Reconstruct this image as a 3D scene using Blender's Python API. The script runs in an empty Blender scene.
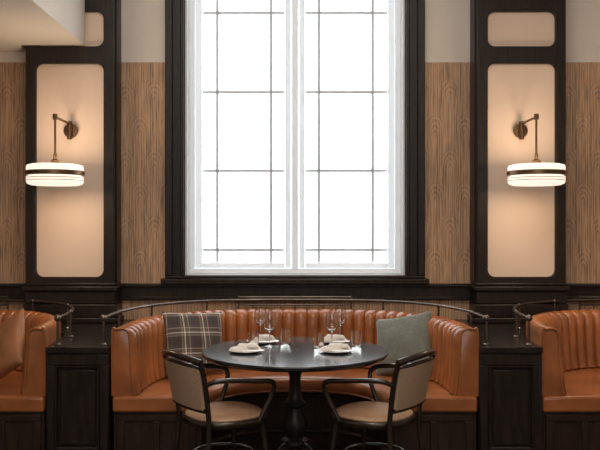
import bpy, bmesh, math, random
from mathutils import Vector, Matrix, noise
random.seed(3)
sc = bpy.context.scene
sc.view_settings.view_transform = 'Standard'

# ------------------------------------------------------------------ materials
def nt(name):
    m = bpy.data.materials.new(name); m.use_nodes = True
    n = m.node_tree.nodes; l = m.node_tree.links
    return m, n, l, n['Principled BSDF']

def mat(name, col, rough=.5, metal=0., var=.12, scale=12., bump=.0, stretch=(1,1,1), spec=.5, coat=0., emis=None, es=0., sheen=0.):
    m, n, l, b = nt(name)
    tc = n.new('ShaderNodeTexCoord'); mp = n.new('ShaderNodeMapping'); mp.inputs['Scale'].default_value = stretch
    l.new(tc.outputs['Object'], mp.inputs['Vector'])
    nz = n.new('ShaderNodeTexNoise'); nz.inputs['Scale'].default_value = scale; nz.inputs['Detail'].default_value = 5
    l.new(mp.outputs['Vector'], nz.inputs['Vector'])
    cr = n.new('ShaderNodeValToRGB')
    cr.color_ramp.elements[0].position = .3; cr.color_ramp.elements[1].position = .7
    cr.color_ramp.elements[0].color = [c*(1-var) for c in col]+[1]
    cr.color_ramp.elements[1].color = [min(1, c*(1+var)) for c in col]+[1]
    l.new(nz.outputs['Fac'], cr.inputs['Fac']); l.new(cr.outputs['Color'], b.inputs['Base Color'])
    b.inputs['Roughness'].default_value = rough; b.inputs['Metallic'].default_value = metal
    b.inputs['Specular IOR Level'].default_value = spec
    b.inputs['Coat Weight'].default_value = coat; b.inputs['Coat Roughness'].default_value = .15
    b.inputs['Sheen Weight'].default_value = sheen
    if bump:
        bp = n.new('ShaderNodeBump'); bp.inputs['Strength'].default_value = bump; bp.inputs['Distance'].default_value = .01
        l.new(nz.outputs['Fac'], bp.inputs['Height']); l.new(bp.outputs['Normal'], b.inputs['Normal'])
    if emis:
        b.inputs['Emission Color'].default_value = (*emis, 1); b.inputs['Emission Strength'].default_value = es
    return m

M = {}
M['plaster'] = mat('plaster_paint', (.76,.69,.62), .85, var=.03, scale=4, bump=.03)
M['ceil'] = mat('ceiling_paint', (.76,.70,.63), .9, var=.02, scale=3)
M['cream'] = mat('cream_panel', (.72,.56,.45), .7, var=.03, scale=3)
M['wood'] = mat('dark_stained_wood', (.018,.012,.010), .38, var=.45, scale=9, stretch=(6,6,.6), bump=.1, spec=.36)
M['woodh'] = mat('dark_stained_wood_counter', (.018,.014,.012), .24, var=.4, scale=7, stretch=(1,8,1), bump=.05, spec=.4)
M['woodb'] = mat('booth_base_wood', (.030,.015,.010), .4, var=.4, scale=8, stretch=(6,6,.7), bump=.08, spec=.35)
M['leather'] = mat('tan_leather', (.345,.116,.038), .29, var=.30, scale=4.5, bump=.14, coat=.18)
M['leather2'] = mat('tan_leather_pillow', (.38,.165,.07), .42, var=.15, scale=9, bump=.15)
M['brass'] = mat('aged_brass', (.17,.10,.055), .35, metal=.9, var=.2)
M['rail'] = mat('dark_bronze_rail', (.16,.13,.11), .3, metal=.85, var=.2)
M['black'] = mat('black_table_top', (.011,.012,.014), .17, var=.25, scale=20, coat=.2)
M['iron'] = mat('black_cast_iron', (.012,.011,.011), .4, var=.2, scale=30, bump=.05, spec=.4)
M['bent'] = mat('dark_bentwood', (.020,.012,.008), .25, var=.3, scale=14, coat=.3)
M['china'] = mat('white_china', (.80,.79,.76), .2, var=.02)
M['linen'] = mat('linen_napkin', (.76,.72,.68), .9, var=.06, scale=60, bump=.2)
M['steel'] = mat('cutlery_steel', (.7,.7,.7), .2, metal=1., var=.05)
M['greyfab'] = mat('grey_green_fabric', (.17,.18,.155), .9, var=.12, scale=40, bump=.2, sheen=.3)
M['floor'] = mat('dark_floor', (.04,.028,.022), .35, var=.3, scale=4, stretch=(1,8,1))
M['opal'] = mat('opal_glass_lit', (.6,.55,.5), .3, var=.01, emis=(1,.86,.70), es=1.0)
M['pane'] = mat('bright_daylight_pane', (.9,.95,1), .3, var=.01, emis=(.95,.98,1), es=3.2)

def backlit_white(name, col, fac):  # solid frame made translucent: pane glow shines through, standing in for bloom
    m, n, l, b = nt(name)
    b.inputs['Base Color'].default_value=(*col,1); b.inputs['Roughness'].default_value=.5
    tr=n.new('ShaderNodeBsdfTranslucent'); tr.inputs['Color'].default_value=(*col,1)
    mx=n.new('ShaderNodeMixShader'); mx.inputs[0].default_value=fac
    l.new(b.outputs[0],mx.inputs[1]); l.new(tr.outputs[0],mx.inputs[2]); l.new(mx.outputs[0],n['Material Output'].inputs['Surface'])
    return m
M['white'] = backlit_white('white_paint_pane_glow',(.86,.88,.90),.11)
M['lead'] = backlit_white('grey_bar_pane_glow',(.72,.74,.77),.19)

m, n, l, b = nt('clear_glass'); b.inputs['Transmission Weight'].default_value = 1; b.inputs['Roughness'].default_value = 0.03
b.inputs['IOR'].default_value = 1.5; b.inputs['Base Color'].default_value = (.97,.98,.98,1)
M['glass'] = m

m, n, l, b = nt('cane_upholstery')
tc = n.new('ShaderNodeTexCoord'); ck = n.new('ShaderNodeTexChecker'); ck.inputs['Scale'].default_value = 110
ck.inputs['Color1'].default_value = (.56,.39,.27,1); ck.inputs['Color2'].default_value = (.43,.29,.195,1)
l.new(tc.outputs['Object'], ck.inputs['Vector']); l.new(ck.outputs['Color'], b.inputs['Base Color']); b.inputs['Roughness'].default_value = .6
M['cane'] = m
M['seatfab'] = mat('tan_seat_leather', (.45,.275,.17), .40, var=.1, scale=30, bump=.08)

def mth(n, l, op, a, bb=None, c=None):
    x = n.new('ShaderNodeMath'); x.operation = op
    for i, v in enumerate((a, bb, c)):
        if v is None: continue
        if isinstance(v, (int, float)): x.inputs[i].default_value = v
        else: l.new(v, x.inputs[i])
    return x.outputs[0]
# wallpaper : straight vertical grain with faint tall arches
m, n, l, b = nt('deco_wallpaper')
tc = n.new('ShaderNodeTexCoord'); sp = n.new('ShaderNodeSeparateXYZ'); l.new(tc.outputs['Object'], sp.inputs[0])
X, Z = sp.outputs['X'], sp.outputs['Z']
W = .115; H = .52
cx = mth(n,l,'DIVIDE',X,W)
fx = mth(n,l,'FRACT',cx); ci = mth(n,l,'FLOOR',cx)
odd = mth(n,l,'MULTIPLY', mth(n,l,'MODULO', mth(n,l,'ABSOLUTE',ci), 2.0), .5)
u = mth(n,l,'MULTIPLY', mth(n,l,'SUBTRACT',fx,.5), 2.0)
fv = mth(n,l,'FRACT', mth(n,l,'ADD', mth(n,l,'DIVIDE',Z,H), odd))
tip = mth(n,l,'MAXIMUM', mth(n,l,'MULTIPLY', mth(n,l,'SUBTRACT',fv,.72), 4.2), 0.0)
dist = mth(n,l,'SQRT', mth(n,l,'ADD', mth(n,l,'MULTIPLY',u,u), mth(n,l,'MULTIPLY',tip,tip)))
lines = mth(n,l,'MULTIPLY', mth(n,l,'SINE', mth(n,l,'MULTIPLY', dist, 19.0)), .13)
def streak(sx,sz,seedoff,detail=4):
    mp = n.new('ShaderNodeMapping'); mp.inputs['Scale'].default_value = (sx,1,sz); mp.inputs['Location'].default_value=(seedoff,0,0)
    l.new(tc.outputs['Object'], mp.inputs['Vector'])
    nz = n.new('ShaderNodeTexNoise'); nz.inputs['Scale'].default_value = 1; nz.inputs['Detail'].default_value = detail; nz.inputs['Roughness'].default_value=.6
    l.new(mp.outputs['Vector'], nz.inputs['Vector']); return mth(n,l,'SUBTRACT',nz.outputs['Fac'],.5)
tot = mth(n,l,'ADD', lines, mth(n,l,'MULTIPLY', streak(140,5.0,3.1), 2.0))
tot = mth(n,l,'ADD', tot, mth(n,l,'MULTIPLY', streak(26,1.5,9.7,2), .7))
tot = mth(n,l,'ADD', tot, .54)
cr = n.new('ShaderNodeValToRGB'); e = cr.color_ramp.elements
e[0].position=.05; e[0].color=(.15,.105,.085,1); e[1].position=.95; e[1].color=(.66,.40,.235,1)
k = e.new(.38); k.color=(.34,.215,.14,1)
k = e.new(.60); k.color=(.52,.32,.19,1)
l.new(tot, cr.inputs['Fac']); l.new(cr.outputs['Color'], b.inputs['Base Color']); b.inputs['Roughness'].default_value=.55
M['paper'] = m

m, n, l, b = nt('plaid_wool')
tc = n.new('ShaderNodeTexCoord'); sp = n.new('ShaderNodeSeparateXYZ'); l.new(tc.outputs['Object'], sp.inputs[0])
def band(o):
    f = mth(n,l,'FRACT', mth(n,l,'MULTIPLY', mth(n,l,'ADD',o,1.03), 7.0))
    r = n.new('ShaderNodeValToRGB'); r.color_ramp.interpolation='CONSTANT'
    el = r.color_ramp.elements; el[0].position=0; el[0].color=(.07,.055,.05,1); el[1].position=.42; el[1].color=(.30,.23,.18,1)
    for p,c in ((.50,(.12,.085,.07)),(.56,(.85,.78,.70)),(.62,(.14,.10,.08)),(.80,(.50,.42,.35)),(.84,(.09,.075,.07))):
        q = el.new(p); q.color=(*c,1)
    l.new(f, r.inputs[0]); return r.outputs[0]
mx = n.new('ShaderNodeMixRGB'); mx.inputs[0].default_value=.5
l.new(band(sp.outputs['X']), mx.inputs[1]); l.new(band(sp.outputs['Y']), mx.inputs[2]); l.new(mx.outputs[0], b.inputs['Base Color'])
b.inputs['Roughness'].default_value=.95
M['plaid'] = m

# ------------------------------------------------------------------ helpers
def empty(name, loc=(0,0,0), rz=0):
    o = bpy.data.objects.new(name, None); o.location = loc; o.rotation_euler = (0,0,rz)
    o.empty_display_size=.1; sc.collection.objects.link(o); return o
def obj(name, me, m, parent=None, ang=35):
    if m: me.materials.clear(); me.materials.append(m)
    for p in me.polygons: p.use_smooth = True
    me.set_sharp_from_angle(angle=math.radians(ang))
    o = bpy.data.objects.new(name, me); sc.collection.objects.link(o)
    if parent: o.parent = parent
    return o
def mesh(name, vs, fs, m, parent=None, ang=35, bevel=0, seg=2):
    me = bpy.data.meshes.new(name)
    bm = bmesh.new(); bv=[bm.verts.new(v) for v in vs]
    for f in fs:
        try: bm.faces.new([bv[i] for i in f])
        except ValueError: pass
    bmesh.ops.recalc_face_normals(bm, faces=bm.faces)
    bm.to_mesh(me); bm.free()
    o = obj(name, me, m, parent, ang)
    if bevel:
        b = o.modifiers.new('bev','BEVEL'); b.width=bevel; b.segments=seg; b.limit_method='ANGLE'; b.angle_limit=math.radians(40)
    return o
def box(name, x0,x1,y0,y1,z0,z1, m, parent=None, bevel=0.):
    vs=[(x,y,z) for x in (x0,x1) for y in (y0,y1) for z in (z0,z1)]
    fs=[(0,1,3,2),(4,6,7,5),(0,4,5,1),(2,3,7,6),(0,2,6,4),(1,5,7,3)]
    return mesh(name, vs, fs, m, parent, bevel=bevel)
def boxes(name, lst, m, parent=None, bevel=0.):
    vs=[];fs=[]
    for (x0,x1,y0,y1,z0,z1) in lst:
        k=len(vs); vs+=[(x,y,z) for x in (x0,x1) for y in (y0,y1) for z in (z0,z1)]
        fs+=[tuple(i+k for i in f) for f in [(0,1,3,2),(4,6,7,5),(0,4,5,1),(2,3,7,6),(0,2,6,4),(1,5,7,3)]]
    return mesh(name, vs, fs, m, parent, bevel=bevel)
def catmull(pts, k=8, closed=False):
    pts=[Vector(p) for p in pts]; out=[]; n_=len(pts)
    rng = range(n_) if closed else range(n_-1)
    for i in rng:
        g=lambda j: pts[j%n_] if closed else pts[max(0,min(n_-1,j))]
        p0,p1,p2,p3=g(i-1),g(i),g(i+1),g(i+2)
        for s in range(k):
            t=s/k
            out.append(.5*((2*p1)+(-p0+p2)*t+(2*p0-5*p1+4*p2-p3)*t*t+(-p0+3*p1-3*p2+p3)*t**3))
    if not closed: out.append(pts[-1])
    return out
def tube(name, pts, r, m, parent=None, closed=False, smooth=True, k=8, r2=None, sides=10):
    P = catmull(pts,k,closed) if smooth else [Vector(p) for p in pts]
    N=len(P); vs=[]; fs=[]
    up=None
    for i,p in enumerate(P):
        a=P[(i-1)%N] if (closed or i>0) else P[0]; c=P[(i+1)%N] if (closed or i<N-1) else P[-1]
        t=(c-a).normalized()
        if up is None:
            up=Vector((0,0,1)) if abs(t.z)<.9 else Vector((1,0,0))
        x=(up-t*up.dot(t)).normalized(); y=t.cross(x); up=x
        rr = r if r2 is None else r+(r2-r)*i/(N-1)
        for j in range(sides):
            a_=2*math.pi*j/sides
            vs.append(p+x*rr*math.cos(a_)+y*rr*math.sin(a_))
    for i in range(N if closed else N-1):
        for j in range(sides):
            i2=(i+1)%N
            fs.append((i*sides+j, i*sides+(j+1)%sides, i2*sides+(j+1)%sides, i2*sides+j))
    if not closed:
        fs.append(tuple(range(sides))); fs.append(tuple((N-1)*sides+j for j in range(sides)))
    return mesh(name, vs, fs, m, parent, ang=60)
def lathe(name, prof, m, parent=None, seg=40, loc=(0,0,0), ang=40):
    vs=[];fs=[];K=len(prof)
    for i in range(seg):
        a=2*math.pi*i/seg
        for r,z in prof: vs.append((loc[0]+r*math.cos(a), loc[1]+r*math.sin(a), loc[2]+z))
    for i in range(seg):
        j=(i+1)%seg
        for q in range(K-1): fs.append((i*K+q, j*K+q, j*K+q+1, i*K+q+1))
    me = bpy.data.meshes.new(name); bm=bmesh.new(); bv=[bm.verts.new(v) for v in vs]
    for f in fs: bm.faces.new([bv[i] for i in f])
    bmesh.ops.remove_doubles(bm, verts=bm.verts, dist=1e-5)
    bmesh.ops.recalc_face_normals(bm, faces=bm.faces); bm.to_mesh(me); bm.free()
    return obj(name, me, m, parent, ang)
def fillshape(name, loops, y, depth, m, parent=None, bevel=.004):
    cu=bpy.data.curves.new(name,'CURVE'); cu.dimensions='2D'; cu.fill_mode='BOTH'; cu.extrude=depth/2; cu.bevel_depth=bevel; cu.bevel_resolution=2
    for lp in loops:
        s=cu.splines.new('POLY'); s.points.add(len(lp)-1); s.use_cyclic_u=True
        for i,(a,b_) in enumerate(lp): s.points[i].co=(a,b_,0,1)
    o=bpy.data.objects.new(name+'_tmp',cu); sc.collection.objects.link(o)
    bpy.context.view_layer.update()
    me=bpy.data.meshes.new_from_object(o.evaluated_get(bpy.context.evaluated_depsgraph_get()))
    bpy.data.objects.remove(o)
    me.transform(Matrix.Translation((0,y,0)) @ Matrix.Rotation(math.pi/2,4,'X'))
    return obj(name, me, m, parent, 40)
def rrect(x0,x1,z0,z1,r,k=8):
    out=[]
    for cx_,cz,a0 in ((x1-r,z1-r,0),(x0+r,z1-r,90),(x0+r,z0+r,180),(x1-r,z0+r,270)):
        for i in range(k+1):
            a=math.radians(a0+90*i/k); out.append((cx_+r*math.cos(a), cz+r*math.sin(a)))
    return out

# ------------------------------------------------------------------ room shell
XL, XR, YB, CH = -4.3, 4.3, -8.0, 4.4
WX, WZ0, WZ1 = .855, 1.09, 4.05
boxes('wall_back', [(XL,-WX,0,.25,0,2.76),(WX,XR,0,.25,0,2.76),(-WX,WX,0,.25,0,WZ0)], M['paper'])
boxes('wall_back_upper', [(XL,-WX,0,.25,2.76,CH),(WX,XR,0,.25,2.76,CH),(-WX,WX,0,.25,WZ1,CH)], M['plaster'])
box('wall_left', XL-.2,XL,YB,.25,0,CH, M['plaster'])
box('wall_right', XR,XR+.2,YB,.25,0,CH, M['plaster'])
box('wall_front', XL-.2,XR+.2,YB-.2,YB,0,CH, M['plaster'])
box('floor', XL-.2,XR+.2,YB-.2,.25,-.1,0, M['floor'])
box('ceiling', XL-.2,XR+.2,YB-.2,.25,CH,CH+.1, M['ceil'])
boxes('ceiling_soffit', [(XL,-1.575,-3.4,-.225,2.84,CH),(XL,-2.06,-.225,0,2.84,CH)], M['ceil'])
def dado(name,x0,x1):
    boxes(name,[(x0,x1,-.035,0,.925,1.03),(x0,x1,-.06,0,1.015,1.04),(x0,x1,-.045,0,.915,.94)], M['wood'], bevel=.005)
dado('trim_1',-1.36,1.36); dado('trim_2',XL,-2.05); dado('trim_3',2.05,XR)

# ------------------------------------------------------------------ window
w = empty('window_1',(0,0,0))
casing=[[(-.985,1.05),(.985,1.05),(.985,4.2),(-.985,4.2)],[(-WX+.0,WZ0+.01),(WX,WZ0+.01),(WX,4.04),(-WX,4.04)]]
fillshape('casing', casing, -.02, .03, M['wood'], w)
boxes('casing_edge', [(-1.0,-.945,-.075,-.03,1.105,4.2),(.945,1.0,-.075,-.03,1.105,4.2),(-.885,-.86,-.06,-.03,1.106,4.05),(.86,.885,-.06,-.03,1.106,4.05)], M['wood'], w, bevel=.006)
boxes('sill', [(-1.03,1.03,-.10,0,1.04,1.082),(-1.0,1.0,-.07,0,1.083,1.104)], M['wood'], w, bevel=.006)
boxes('reveal', [(-WX,-WX+.02,-.02,.2,WZ0+.021,4.05),(WX-.02,WX,-.02,.2,WZ0+.021,4.05),(-WX,WX,-.018,.2,WZ0,WZ0+.02)], M['white'], w)
boxes('frame', [(-.834,-.79,.06,.16,1.152,4.05),(.79,.834,.06,.16,1.152,4.05),(-.834,.834,.05,.165,1.112,1.15),(-.026,.026,.06,.16,1.152,4.05)], M['white'], w, bevel=.005)
sash=[]
for s in (-1,1):
    inn=(.034,.078) if s>0 else (-.078,-.034)
    out_=(.735,.785) if s>0 else (-.785,-.735)
    r0,r1=sorted((s*.080,s*.733))
    sash += [(inn[0],inn[1],.09,.146,1.153,4.05),(out_[0],out_[1],.09,.146,1.153,4.05),(r0,r1,.09,.146,1.153,1.195)]
boxes('sashes', sash, M['white'], w, bevel=.005)
bars=[]
for x in (-.617,-.19,.19,.617): bars.append((x-.012,x+.012,.122,.1375,1.196,4.05))
for z in (1.296,1.925,2.55,3.18,3.8):
    bars += [(-.733,-.08,.1235,.1372,z-.011,z+.011),(.08,.733,.1235,.1372,z-.011,z+.011)]
boxes('glazing_bars', bars, M['lead'], w)
box('panes', -.815,.815,.138,.142,1.13,4.05, M['pane'], w)

# ------------------------------------------------------------------ pilasters
def pilaster(cx_):
    e_=empty('wall_pilaster',(cx_,0,0))
    hw=.327; zt=CH
    box('core',-hw+.004,hw-.004,-.185,0,.762,zt,M['wood'],e_)
    ih=.258
    loops=[[(-hw,1.05),(hw,1.05),(hw,zt-.01),(-hw,zt-.01)], rrect(-ih,ih,1.10,2.71,.06), rrect(-ih,ih,2.83,3.10,.06), rrect(-ih,ih,3.22,4.2,.06)]
    fillshape('face_frame',loops,-.203,.022,M['wood'],e_,.005)
    boxes('cream_panels',[(-ih-.01,ih+.01,-.196,-.186,1.09,2.72),(-ih-.01,ih+.01,-.196,-.186,2.82,3.11),(-ih-.01,ih+.01,-.196,-.186,3.21,4.21)],M['cream'],e_)
    for i,(a,c) in enumerate(((1.10,2.71),(2.83,3.10))):
        tube('bead_%d'%i,[(x,-.214,z) for x,z in rrect(-ih-.012,ih+.012,a-.012,c+.012,.068)],.006,M['wood'],e_,closed=True,smooth=False,sides=6)
    boxes('plinth',[(-hw-.02,hw+.02,-.235,0,.802,.90),(-hw-.035,hw+.035,-.25,0,.762,.80),(-hw-.03,hw+.03,-.245,0,1.0,1.035),(-hw-.012,hw+.012,-.225,0,.902,.998),(-hw-.012,hw+.012,-.225,0,1.037,1.06)],M['wood'],e_,bevel=.007)
    boxes('side_strips',[(-hw-.012,-hw+.01,-.15,0,1.062,zt),(hw-.01,hw+.012,-.15,0,1.062,zt)],M['wood'],e_,bevel=.004)
pilaster(-1.69); pilaster(1.70)

# ------------------------------------------------------------------ wall lamps
def sconce(cx_):
    e_=empty('wall_sconce',(cx_,-.217,0))
    o=lathe('wall_plate',[(0,.0),(.052,0),(.055,.006),(.052,.016),(.02,.02),(.016,.05),(0,.052)],M['brass'],e_,28)
    o.rotation_euler=(math.pi/2,0,0); o.location=(0,0,2.20)
    o=lathe('oval_bar',[(0,0),(.018,.003),(.02,.02),(.02,.12),(.018,.137),(0,.14)],M['brass'],e_,20); o.location=(0,-.035,2.13)
    L=-.383; R_=.194/.203
    tube('arm',[(0,-.03,2.25),(0,L-.02,2.25)],.009,M['brass'],e_,smooth=False)
    lathe('arm_joint',[(0,-.02),(.016,-.018),(.018,0),(.016,.022),(0,.025)],M['brass'],e_,20,(0,L,2.25))
    tube('rod',[(0,L,2.25),(0,L,1.93)],.008,M['brass'],e_,smooth=False)
    S=lambda p:[(r*R_,z) for r,z in p]
    lathe('hub',[(0,2.0),(.012,1.995),(.014,1.955),(.03,1.945),(.034,1.915),(0,1.914)],M['brass'],e_,24,(0,L,0))
    lathe('opal_upper',S([(0,1.918),(.17,1.918),(.197,1.911),(.203,1.900),(.203,1.872),(0,1.872)]),M['opal'],e_,56,(0,L,0))
    lathe('brass_band',S([(0,1.872),(.206,1.872),(.210,1.868),(.210,1.844),(.206,1.840),(0,1.840)]),M['brass'],e_,56,(0,L,0))
    lathe('opal_lower',S([(0,1.840),(.188,1.840),(.188,1.835),(.203,1.832),(.203,1.798),(.196,1.782),(.17,1.772),(0,1.772)]),M['opal'],e_,56,(0,L,0))
    for i,z in enumerate((1.820,1.802)):
        lathe('ring_%d'%i,S([(.200,z),(.2055,z+.001),(.2055,z+.0035),(.200,z+.005)]),M['brass'],e_,56,(0,L,0))
    for z,rx,p in ((1.762,0,3.4),(1.935,math.pi,4.6)):
        d=bpy.data.lights.new('lamp_glow','AREA'); d.shape='DISK'; d.size=.30; d.energy=p; d.color=(1,.74,.50)
        lo=bpy.data.objects.new('lamp_glow',d); lo.location=(0,L,z); lo.rotation_euler=(rx,0,0); lo.parent=e_; sc.collection.objects.link(lo)
sconce(-1.68); sconce(1.69)

# ------------------------------------------------------------------ booth geometry
Y0=-1.33
def sup(a,b,n_,K=600,y0=Y0):
    out=[]
    for i in range(K+1):
        t=math.pi*i/K; c=math.cos(t); s=max(0,math.sin(t))
        out.append(Vector((-a*math.copysign(abs(c)**(2/n_),c), y0+b*s**(2/n_))))
    return out
def resample(P,N):
    L=[0]
    for i in range(1,len(P)): L.append(L[-1]+(P[i]-P[i-1]).length)
    out=[]; j=0
    for i in range(N+1):
        s=L[-1]*i/N
        while j<len(P)-2 and L[j+1]<s: j+=1
        f=(s-L[j])/max(1e-9,L[j+1]-L[j]); out.append(P[j].lerp(P[j+1],min(1,f)))
    return out,L[-1]
def normals(P):
    N=[]
    for i in range(len(P)):
        t=(P[min(i+1,len(P)-1)]-P[max(i-1,0)]).normalized(); N.append(Vector((t.y,-t.x)))
    return N
A_,B_,NN=1.11,1.10,2.6

def booth(cx_):
    e_=empty('banquette_booth',(cx_,0,0))
    dense=sup(A_,B_,NN); _,L=resample(dense,10)
    nch=int(round(L/.092)); per=12; N=nch*per
    P,_=resample(dense,N); NV=normals(P)
    NV[0]=Vector((1,0)); NV[-1]=Vector((-1,0))
    vs=[];fs=[];K=None
    for i,(p,nv) in enumerate(zip(P,NV)):
        ph=(i%per)/per; bl=abs(math.sin(math.pi*ph))**.5
        f=.034*bl
        prof=[(0,.455),(0,.835),(.012,.855),(.035,.862+.3*f),(.07,.862+.4*f),(.092+.5*f,.850+.3*f),(.104+f,.83),(.108+f,.76),(.113+f,.65),(.122+f,.55),(.14+f*.8,.47),(.14,.455)]
        K=len(prof)
        for o_,z in prof:
            q=p+nv*o_; vs.append((q.x,q.y,z))
    for i in range(N):
        for j in range(K):
            j2=(j+1)%K; fs.append((i*K+j,i*K+j2,(i+1)*K+j2,(i+1)*K+j))
    fs.append(tuple(range(K))); fs.append(tuple(N*K+j for j in range(K)))
    mesh('back_rest',vs,fs,M['leather'],e_,ang=50)
    for s in (-1,1):
        pts=[]
        for o_,z in [(0.004,.46),(.004,.835),(.03,.862),(.08,.862),(.104,.835),(.11,.76),(.125,.55),(.138,.46)]:
            pts.append((s*(A_-o_), Y0-.002, z))
        tube('end_piping',pts,.007,M['leather'],e_,k=5)
    NA=90; A2,_=resample(sup(A_-.005,B_-.02,NN,y0=Y0-.02),NA); B2=sup(.54,.56,2.5,K=400,y0=Y0-.02); B2,_=resample(B2,NA)
    prof=[(0,.36),(0,.455),(.35,.462),(.7,.468),(.86,.466),(.94,.458),(.985,.44),(1.0,.415),(.998,.38),(.985,.36)]
    vs=[];fs=[];K=len(prof)
    for i in range(NA+1):
        for t,z in prof:
            q=A2[i].lerp(B2[i],t); vs.append((q.x,q.y,z))
    for i in range(NA):
        for j in range(K):
            j2=(j+1)%K; fs.append((i*K+j,i*K+j2,(i+1)*K+j2,(i+1)*K+j))
    fs.append(tuple(range(K))); fs.append(tuple(NA*K+j for j in range(K)))
    mesh('seat_cushion',vs,fs,M['leather'],e_,ang=45,bevel=.018,seg=3)
    tube('seat_piping',[(q.x,q.y,.372) for q in B2],.005,M['leather'],e_,smooth=False,sides=6)
    A3,_=resample(sup(A_-.01,B_-.02,NN,y0=Y0+.01),NA); B3,_=resample(sup(.57,.59,2.5,K=400,y0=Y0+.01),NA)
    vs=[];fs=[]
    for i in range(NA+1):
        for q in (A3[i],B3[i]):
            for z in (0,.358): vs.append((q.x,q.y,z))
    for i in range(NA):
        a=i*4;b_=a+4
        fs+=[(a,a+1,b_+1,b_),(a+2,b_+2,b_+3,a+3),(a+1,a+3,b_+3,b_+1),(a,b_,b_+2,a+2)]
    fs+=[(0,2,3,1),(NA*4,NA*4+1,NA*4+3,NA*4+2)]
    mesh('base',vs,fs,M['woodb'],e_)
    for z,r in ((.33,.012),(.09,.018)):
        tube('base_moulding',[(q.x*.99,q.y-.004,z) for q in B3],r,M['woodb'],e_,smooth=False,sides=6)
    lst=[]
    for s in (-1,1):
        a,c=sorted((s*.60,s*1.08)); mid=(a+c)/2; yy=Y0+.01
        lst+=[(a,c,yy-.012,yy+.01,.305,.345),(a,c,yy-.012,yy+.01,.02,.12),(a,a+.045,yy-.012,yy+.01,.121,.304),(c-.045,c,yy-.012,yy+.01,.121,.304),(mid-.02,mid+.02,yy-.012,yy+.01,.121,.304)]
    boxes('end_panels',lst,M['woodb'],e_,bevel=.004)
    return e_
for c in (0,-2.62,2.60): booth(c)

# ------------------------------------------------------------------ cabinets with counters between booths
def cabinet(cx_, sgn):
    e_=empty('service_cabinet',(cx_,0,0))
    g=.012
    dense,_=resample(sup(A_+g,B_+g,NN,y0=Y0),120); R=dense[:61]
    off=-1.31
    right=[Vector((p.x-off, p.y)) for p in R]
    rows=[(-p.x,p.x,p.y) for p in right]
    rows=[(-right[0].x,right[0].x,Y0-.02)]+rows[1:]+[(-right[-1].x,right[-1].x,-.002)]
    def prism(name,rows,z0,z1,m,bev=.004):
        vs=[];fs=[]
        for a,c,y in rows: vs+=[(a,y,z0),(c,y,z0),(c,y,z1),(a,y,z1)]
        n_=len(rows)
        for i in range(n_-1):
            a=i*4;b_=a+4
            for j in range(4): fs.append((a+j,a+(j+1)%4,b_+(j+1)%4,b_+j))
        fs+=[(0,1,2,3),tuple((n_-1)*4+j for j in range(4))]
        mesh(name,vs,fs,m,e_,bevel=bev)
    prism('carcass',rows,0,.725,M['wood'])
    rr=[(rows[0][0],rows[0][1],Y0-.045)]+rows
    prism('counter_top',rr,.726,.76,M['woodh'])
    hw=rows[0][1]-.002; yy=Y0-.02
    boxes('door_frame',[(-hw,hw,yy-.015,yy,.65,.715),(-hw,hw,yy-.015,yy,.0,.14),(-hw,-hw+.05,yy-.015,yy,.141,.649),(hw-.05,hw,yy-.015,yy,.141,.649)],M['wood'],e_,bevel=.004)
    tube('door_bead',[(x,yy-.012,z) for x,z in rrect(-hw+.058,hw-.058,.150,.640,.004,2)],.009,M['wood'],e_,closed=True,smooth=False,sides=6)
    box('door_panel',-hw+.08,hw-.08,yy-.01,yy,.17,.62,M['wood'],e_,bevel=.006)
cabinet(-1.31,-1); cabinet(1.30,1)

# ------------------------------------------------------------------ bronze gallery rails
def gallery(cx_, full=True):
    e_=empty('bronze_gallery_rail',(cx_,0,0))
    P,_=resample(sup(A_+.06,B_+.065,NN,y0=Y0+.04),80)
    zr=.925
    pts=[(q.x,q.y,zr) for q in P]
    tube('rail',pts,.010,M['rail'],e_,smooth=False)
    for i in (0,7,16,26,54,64,73,80):
        q=P[i]
        tube('post',[(q.x,q.y,.761),(q.x,q.y,zr+.004)],.0075,M['rail'],e_,smooth=False)
        lathe('post_foot',[(0,.001),(.02,.001),(.02,.006),(.011,.014),(.011,.03)],M['rail'],e_,16,(q.x,q.y,.760))
        big = i in (0,80)
        s=.021 if big else .015
        lathe('ball',[(0,-s)]+[(s*math.sin(a),-s*math.cos(a)) for a in [math.pi*k/8 for k in range(1,8)]]+[(0,s)],M['rail'],e_,16,(q.x,q.y,zr))
    y=P[40].y
    tube('centre_upper',[(-.43,y,.945),(.43,y,.945)],.008,M['rail'],e_,smooth=False)
    tube('centre_lower',[(-.43,y,.885),(.43,y,.885)],.006,M['rail'],e_,smooth=False)
    for k in range(9):
        x=-.43+.86*k/8
        tube('baluster',[(x,y,.761),(x,y,.955 if k in(0,8) else .945)],.0065 if k in(0,8) else .004,M['rail'],e_,smooth=False,sides=8)
gallery(0); gallery(-2.62); gallery(2.60)

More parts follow.
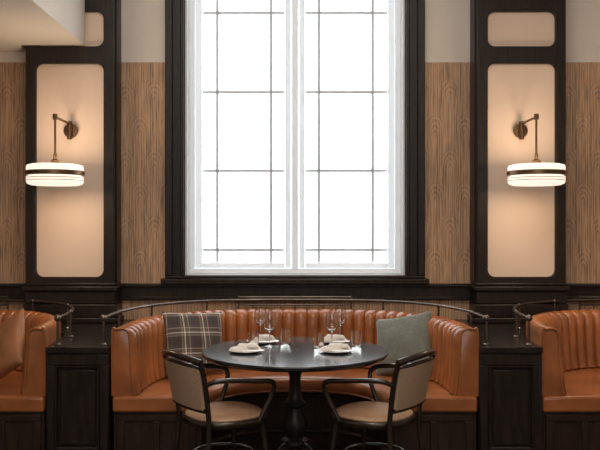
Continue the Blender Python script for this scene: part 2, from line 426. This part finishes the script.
# ------------------------------------------------------------------ table
TY=-1.415
t=empty('round_pedestal_table',(0,TY,0))
lathe('top',[(0,.716),(.50,.716),(.535,.720),(.545,.727),(.552,.738),(.552,.744),(.547,.75),(0,.75)],M['black'],t,96)
lathe('column',[(0,.715),(.13,.715),(.13,.705),(.05,.695),(.042,.66),(.058,.645),(.058,.63),(.04,.62),(.033,.58),(.036,.50),(.045,.46),(.062,.44),(.062,.425),(.045,.41),(.05,.37),(.068,.33),(.072,.29),(.055,.25),(.05,.235),(.075,.22),(.078,.20),(.055,.18),(.05,.12),(.06,.10),(0,.09)],M['iron'],t,36)
for k in range(4):
    a=math.pi/4+k*math.pi/2; c,s=math.cos(a),math.sin(a)
    tube('foot_%d'%k,[(c*r,s*r,z) for r,z in ((.03,.17),(.09,.185),(.16,.13),(.24,.06),(.31,.032),(.345,.034))],.030,M['iron'],t,r2=.018)
    lathe('toe_%d'%k,[(0,.0),(.028,.0),(.034,.012),(.03,.03),(.015,.045),(0,.048)],M['iron'],t,16,(c*.345,s*.345,.0))
    tube('bracket_%d'%k,[(c*r,s*r,z) for r,z in ((.04,.62),(.08,.66),(.16,.695),(.22,.71))],.010,M['iron'],t)

# ------------------------------------------------------------------ chairs
def chair(x,y,rz):
    e_=empty('bentwood_armchair',(x,y,0),rz)
    def disc(name,prof,m):
        vs=[];fs=[];K=len(prof);S=48
        for i in range(S):
            a=2*math.pi*i/S; c,s=math.cos(a),math.sin(a)
            sx=math.copysign(abs(c)**.85,c); sy=math.copysign(abs(s)**.85,s)
            wdt=1.0+.05*s
            for r,z in prof: vs.append((sx*r*wdt, sy*r, z))
        for i in range(S):
            j=(i+1)%S
            for q in range(K-1): fs.append((i*K+q,j*K+q,j*K+q+1,i*K+q+1))
        fs.append(tuple(i*K for i in range(S))); fs.append(tuple(i*K+K-1 for i in range(S)))
        mesh(name,vs,fs,m,e_,ang=50)
    disc('seat_ring',[(.17,.425),(.215,.425),(.222,.432),(.222,.452),(.215,.460),(.17,.460)],M['bent'])
    disc('seat_pad',[(.205,.455),(.207,.466),(.195,.475),(.15,.481),(.08,.484),(.02,.485)],M['seatfab'])
    for s in (-1,1):
        tube('back_post',[(s*.195,-.235,0),(s*.175,-.205,.25),(s*.165,-.19,.44),(s*.175,-.205,.56),(s*.195,-.235,.70),(s*.205,-.262,.79)],.0145,M['bent'],e_)
        tube('front_leg',[(s*.185,.19,0),(s*.168,.165,.25),(s*.155,.145,.43)],.0125,M['bent'],e_,r2=.017)
        tube('arm',[(s*.19,-.225,.665),(s*.235,-.19,.690),(s*.268,-.09,.690),(s*.272,.03,.675),(s*.262,.13,.660),(s*.245,.165,.63),(s*.232,.155,.57),(s*.220,.12,.50),(s*.213,.09,.442)],.0135,M['bent'],e_)
    def by(xx,z,amp=.045): return -.19-.072*((z-.44)/.35) - amp*(1-(xx/.2)**2)
    crest=[(xx, by(xx,.79), .79+.022*(1-(xx/.205)**2)) for xx in (-.205,-.15,-.08,0,.08,.15,.205)]
    tube('crest_rail',crest,.017,M['bent'],e_)
    tube('crest_rail_lower',[(xx,by(xx,.755),.755+.018*(1-(xx/.2)**2)) for xx in (-.2,-.1,0,.1,.2)],.010,M['bent'],e_)
    tube('lower_rail',[(xx,by(xx,.53,.03),.53) for xx in (-.172,-.1,0,.1,.172)],.013,M['bent'],e_)
    vs=[];fs=[];NX,NZ=14,10
    for k in range(2):
        for i in range(NX+1):
            for j in range(NZ+1):
                u_=-1+2*i/NX; z=.535+(.755-.535)*j/NZ; hw=.168+.026*(z-.535)/.22
                vs.append((u_*hw, by(u_*hw,z,.032+.01*j/NZ)+(.010 if k else -.010), z+.012*(1-u_*u_)*j/NZ))
    S1=(NX+1)*(NZ+1)
    for k in range(2):
        for i in range(NX):
            for j in range(NZ):
                a=k*S1+i*(NZ+1)+j; fs.append((a,a+1,a+NZ+2,a+NZ+1))
    for i in range(NX):
        for j in (0,NZ):
            a=i*(NZ+1)+j; fs.append((a,a+NZ+1,a+NZ+1+S1,a+S1))
    for j in range(NZ):
        for i in (0,NX):
            a=i*(NZ+1)+j; fs.append((a,a+1,a+1+S1,a+S1))
    mesh('back_panel',vs,fs,M['cane'],e_,ang=50)
    tube('stretcher_hoop',[(.168*math.cos(a),.168*math.sin(a)-.01,.24) for a in [2*math.pi*k/16 for k in range(16)]],.009,M['bent'],e_,closed=True,k=3)
chair(-.39,-1.75,math.radians(-54)); chair(.435,-1.75,math.radians(54))

# ------------------------------------------------------------------ table ware
TZ=.7505
def wine(x,y,h=.205):
    s=h/.205
    prof=[(0,.0),(.034,.0),(.034,.002),(.010,.006),(.004,.012),(.0035,.085),(.006,.092),(.022,.100),(.035,.118),(.040,.140),(.038,.165),(.031,.205),(.0295,.205),(.0365,.165),(.0385,.140),(.0335,.119),(.020,.102),(0,.096)]
    e_=lathe('wine_glass',[(r*s*1.08,z*s) for r,z in prof],M['glass'],None,32); e_.location=(x,y,TZ)
def tumbler(x,y):
    o=lathe('water_tumbler',[(0,0),(.030,0),(.032,.004),(.036,.09),(.0345,.09),(.031,.010),(0,.008)],M['glass'],None,32); o.location=(x,y,TZ)
def setting(x,y,rz):
    e_=empty('place_setting',(x,y,TZ),rz)
    lathe('side_plate',[(0,0),(.055,0),(.066,.002),(.095,.010),(.098,.012),(.095,.0125),(.066,.006),(0,.005)],M['china'],e_,40)
    def slab(name,x0,y0,wx,wy,z0,h,seed,ang):
        vs=[];fs=[];NX,NY=14,6
        for k in range(2):
            for i in range(NX+1):
                for j in range(NY+1):
                    u_=-1+2*i/NX; v_=-1+2*j/NY
                    ed=(1-u_**6)*(1-v_**4)
                    z=z0+(h*ed**.5+.006*noise.noise(Vector((u_*2+seed,v_*2,k))) if k else 0)
                    a_=u_*wx; b_=v_*wy*(1+.12*math.sin(u_*3+seed))
                    vs.append((x0+a_*math.cos(ang)-b_*math.sin(ang),y0+a_*math.sin(ang)+b_*math.cos(ang),z))
        S1=(NX+1)*(NY+1)
        for k in range(2):
            for i in range(NX):
                for j in range(NY):
                    a=k*S1+i*(NY+1)+j; fs.append((a,a+1,a+NY+2,a+NY+1))
        for i in range(NX):
            for j in (0,NY):
                a=i*(NY+1)+j; fs.append((a,a+NY+1,a+NY+1+S1,a+S1))
        for j in range(NY):
            for i in (0,NX):
                a=i*(NY+1)+j; fs.append((a,a+1,a+1+S1,a+S1))
        mesh(name,vs,fs,M['linen'],e_,ang=70)
    slab('folded_napkin',0,0,.092,.040,.0125,.020,x*9,.15)
    slab('napkin_fold',.012,.002,.062,.030,.030,.018,x*5+2,-.2)
    tube('knife',[(-.02,-.062,.014),(.06,-.060,.0145),(.105,-.058,.0155)],.003,M['steel'],e_,r2=.0045,k=3,sides=6)
    boxes('fork',[(-.09,.03,.056,.061,.013,.016),(.03,.075,.050,.0525,.013,.015),(.03,.075,.0555,.058,.013,.015),(.03,.075,.061,.0635,.013,.015),(.025,.032,.050,.0635,.013,.015)],M['steel'],e_)
setting(-.29,-1.48,.1); setting(.24,-1.48,-.1); setting(-.21,-1.12,.05); setting(.24,-1.12,-.05)
wine(-.155,-1.28); wine(.225,-1.29); wine(-.225,-.96,.20); wine(.295,-.965,.20)
tumbler(-.255,-1.28); tumbler(.145,-1.30); tumbler(-.06,-1.14); tumbler(.38,-1.22)

# ------------------------------------------------------------------ pillows
def pillow(name,loc,rot,w_,h_,th,m):
    N=28; vs=[];fs=[]
    for k in (1,-1):
        for i in range(N+1):
            for j in range(N+1):
                u_=-1+2*i/N; v_=-1+2*j/N
                x=u_*w_/2*(1-.07*(1-v_*v_)); y=v_*h_/2*(1-.07*(1-u_*u_))
                z=k*th/2*((1-u_**2)*(1-v_**2))**.42
                z+=.012*noise.noise(Vector((u_*2.2,v_*2.2,k*3+w_*10)))*(1-max(abs(u_),abs(v_))**4)
                vs.append((x,y,z))
    S1=(N+1)**2
    for k in range(2):
        for i in range(N):
            for j in range(N):
                a=k*S1+i*(N+1)+j; fs.append((a,a+1,a+N+2,a+N+1))
    me=bpy.data.meshes.new(name); bm=bmesh.new(); bv=[bm.verts.new(v) for v in vs]
    for f in fs: bm.faces.new([bv[i] for i in f])
    bmesh.ops.remove_doubles(bm,verts=bm.verts,dist=1e-4); bmesh.ops.recalc_face_normals(bm,faces=bm.faces); bm.to_mesh(me); bm.free()
    o=obj(name,me,m,None,80); o.location=loc; o.rotation_euler=rot
R=math.radians
pillow('plaid_throw_pillow',(-.69,-.70,.69),(R(70),R(3),R(28)),.44,.43,.13,M['plaid'])
pillow('grey_throw_pillow',(.74,-.73,.68),(R(66),R(-12),R(-32)),.43,.42,.14,M['greyfab'])
pillow('leather_throw_pillow',(-1.865,-1.06,.70),(R(66),R(-30),R(-30)),.42,.40,.14,M['leather2'])

# ------------------------------------------------------------------ lights
def area(name,loc,rot,sx,sy,p,col):
    d=bpy.data.lights.new(name,'AREA'); d.shape='RECTANGLE'; d.size=sx; d.size_y=sy; d.energy=p; d.color=col
    o=bpy.data.objects.new(name,d); o.location=loc; o.rotation_euler=rot; sc.collection.objects.link(o); return o
area('overhead_fill',(0,-3.8,4.3),(R(10),0,0),3.0,1.6,86,(1,.90,.79))  # added unseen fill near the ceiling, lifts the room's ambient level
area('rear_fill',(0,-7.8,3.0),(R(88),0,0),4,2,52,(1,.94,.88))  # added fill from behind the camera; the wall there has no window
for x in (-2.6,0,2.6):  # added spots without fixtures, to model the booths from above
    d=bpy.data.lights.new('booth_fill_spot','SPOT'); d.energy=75; d.color=(1,.85,.68); d.spot_size=R(52); d.spot_blend=.8; d.shadow_soft_size=.06
    o=bpy.data.objects.new('booth_fill_spot',d); o.location=(x,-1.6,4.25); o.rotation_euler=(R(6),0,0); sc.collection.objects.link(o)
wd=bpy.data.worlds.new('world'); sc.world=wd; wd.use_nodes=True
wd.node_tree.nodes['Background'].inputs[0].default_value=(.8,.9,1,1); wd.node_tree.nodes['Background'].inputs[1].default_value=1

# ------------------------------------------------------------------ camera
cd=bpy.data.cameras.new('camera'); cam=bpy.data.objects.new('camera',cd); sc.collection.objects.link(cam)
cam.location=(0,-6.0,1.494); cam.rotation_euler=(R(90),0,0)
cd.sensor_width=36; cd.lens=771/600*36; cd.shift_x=5/600
sc.camera=cam
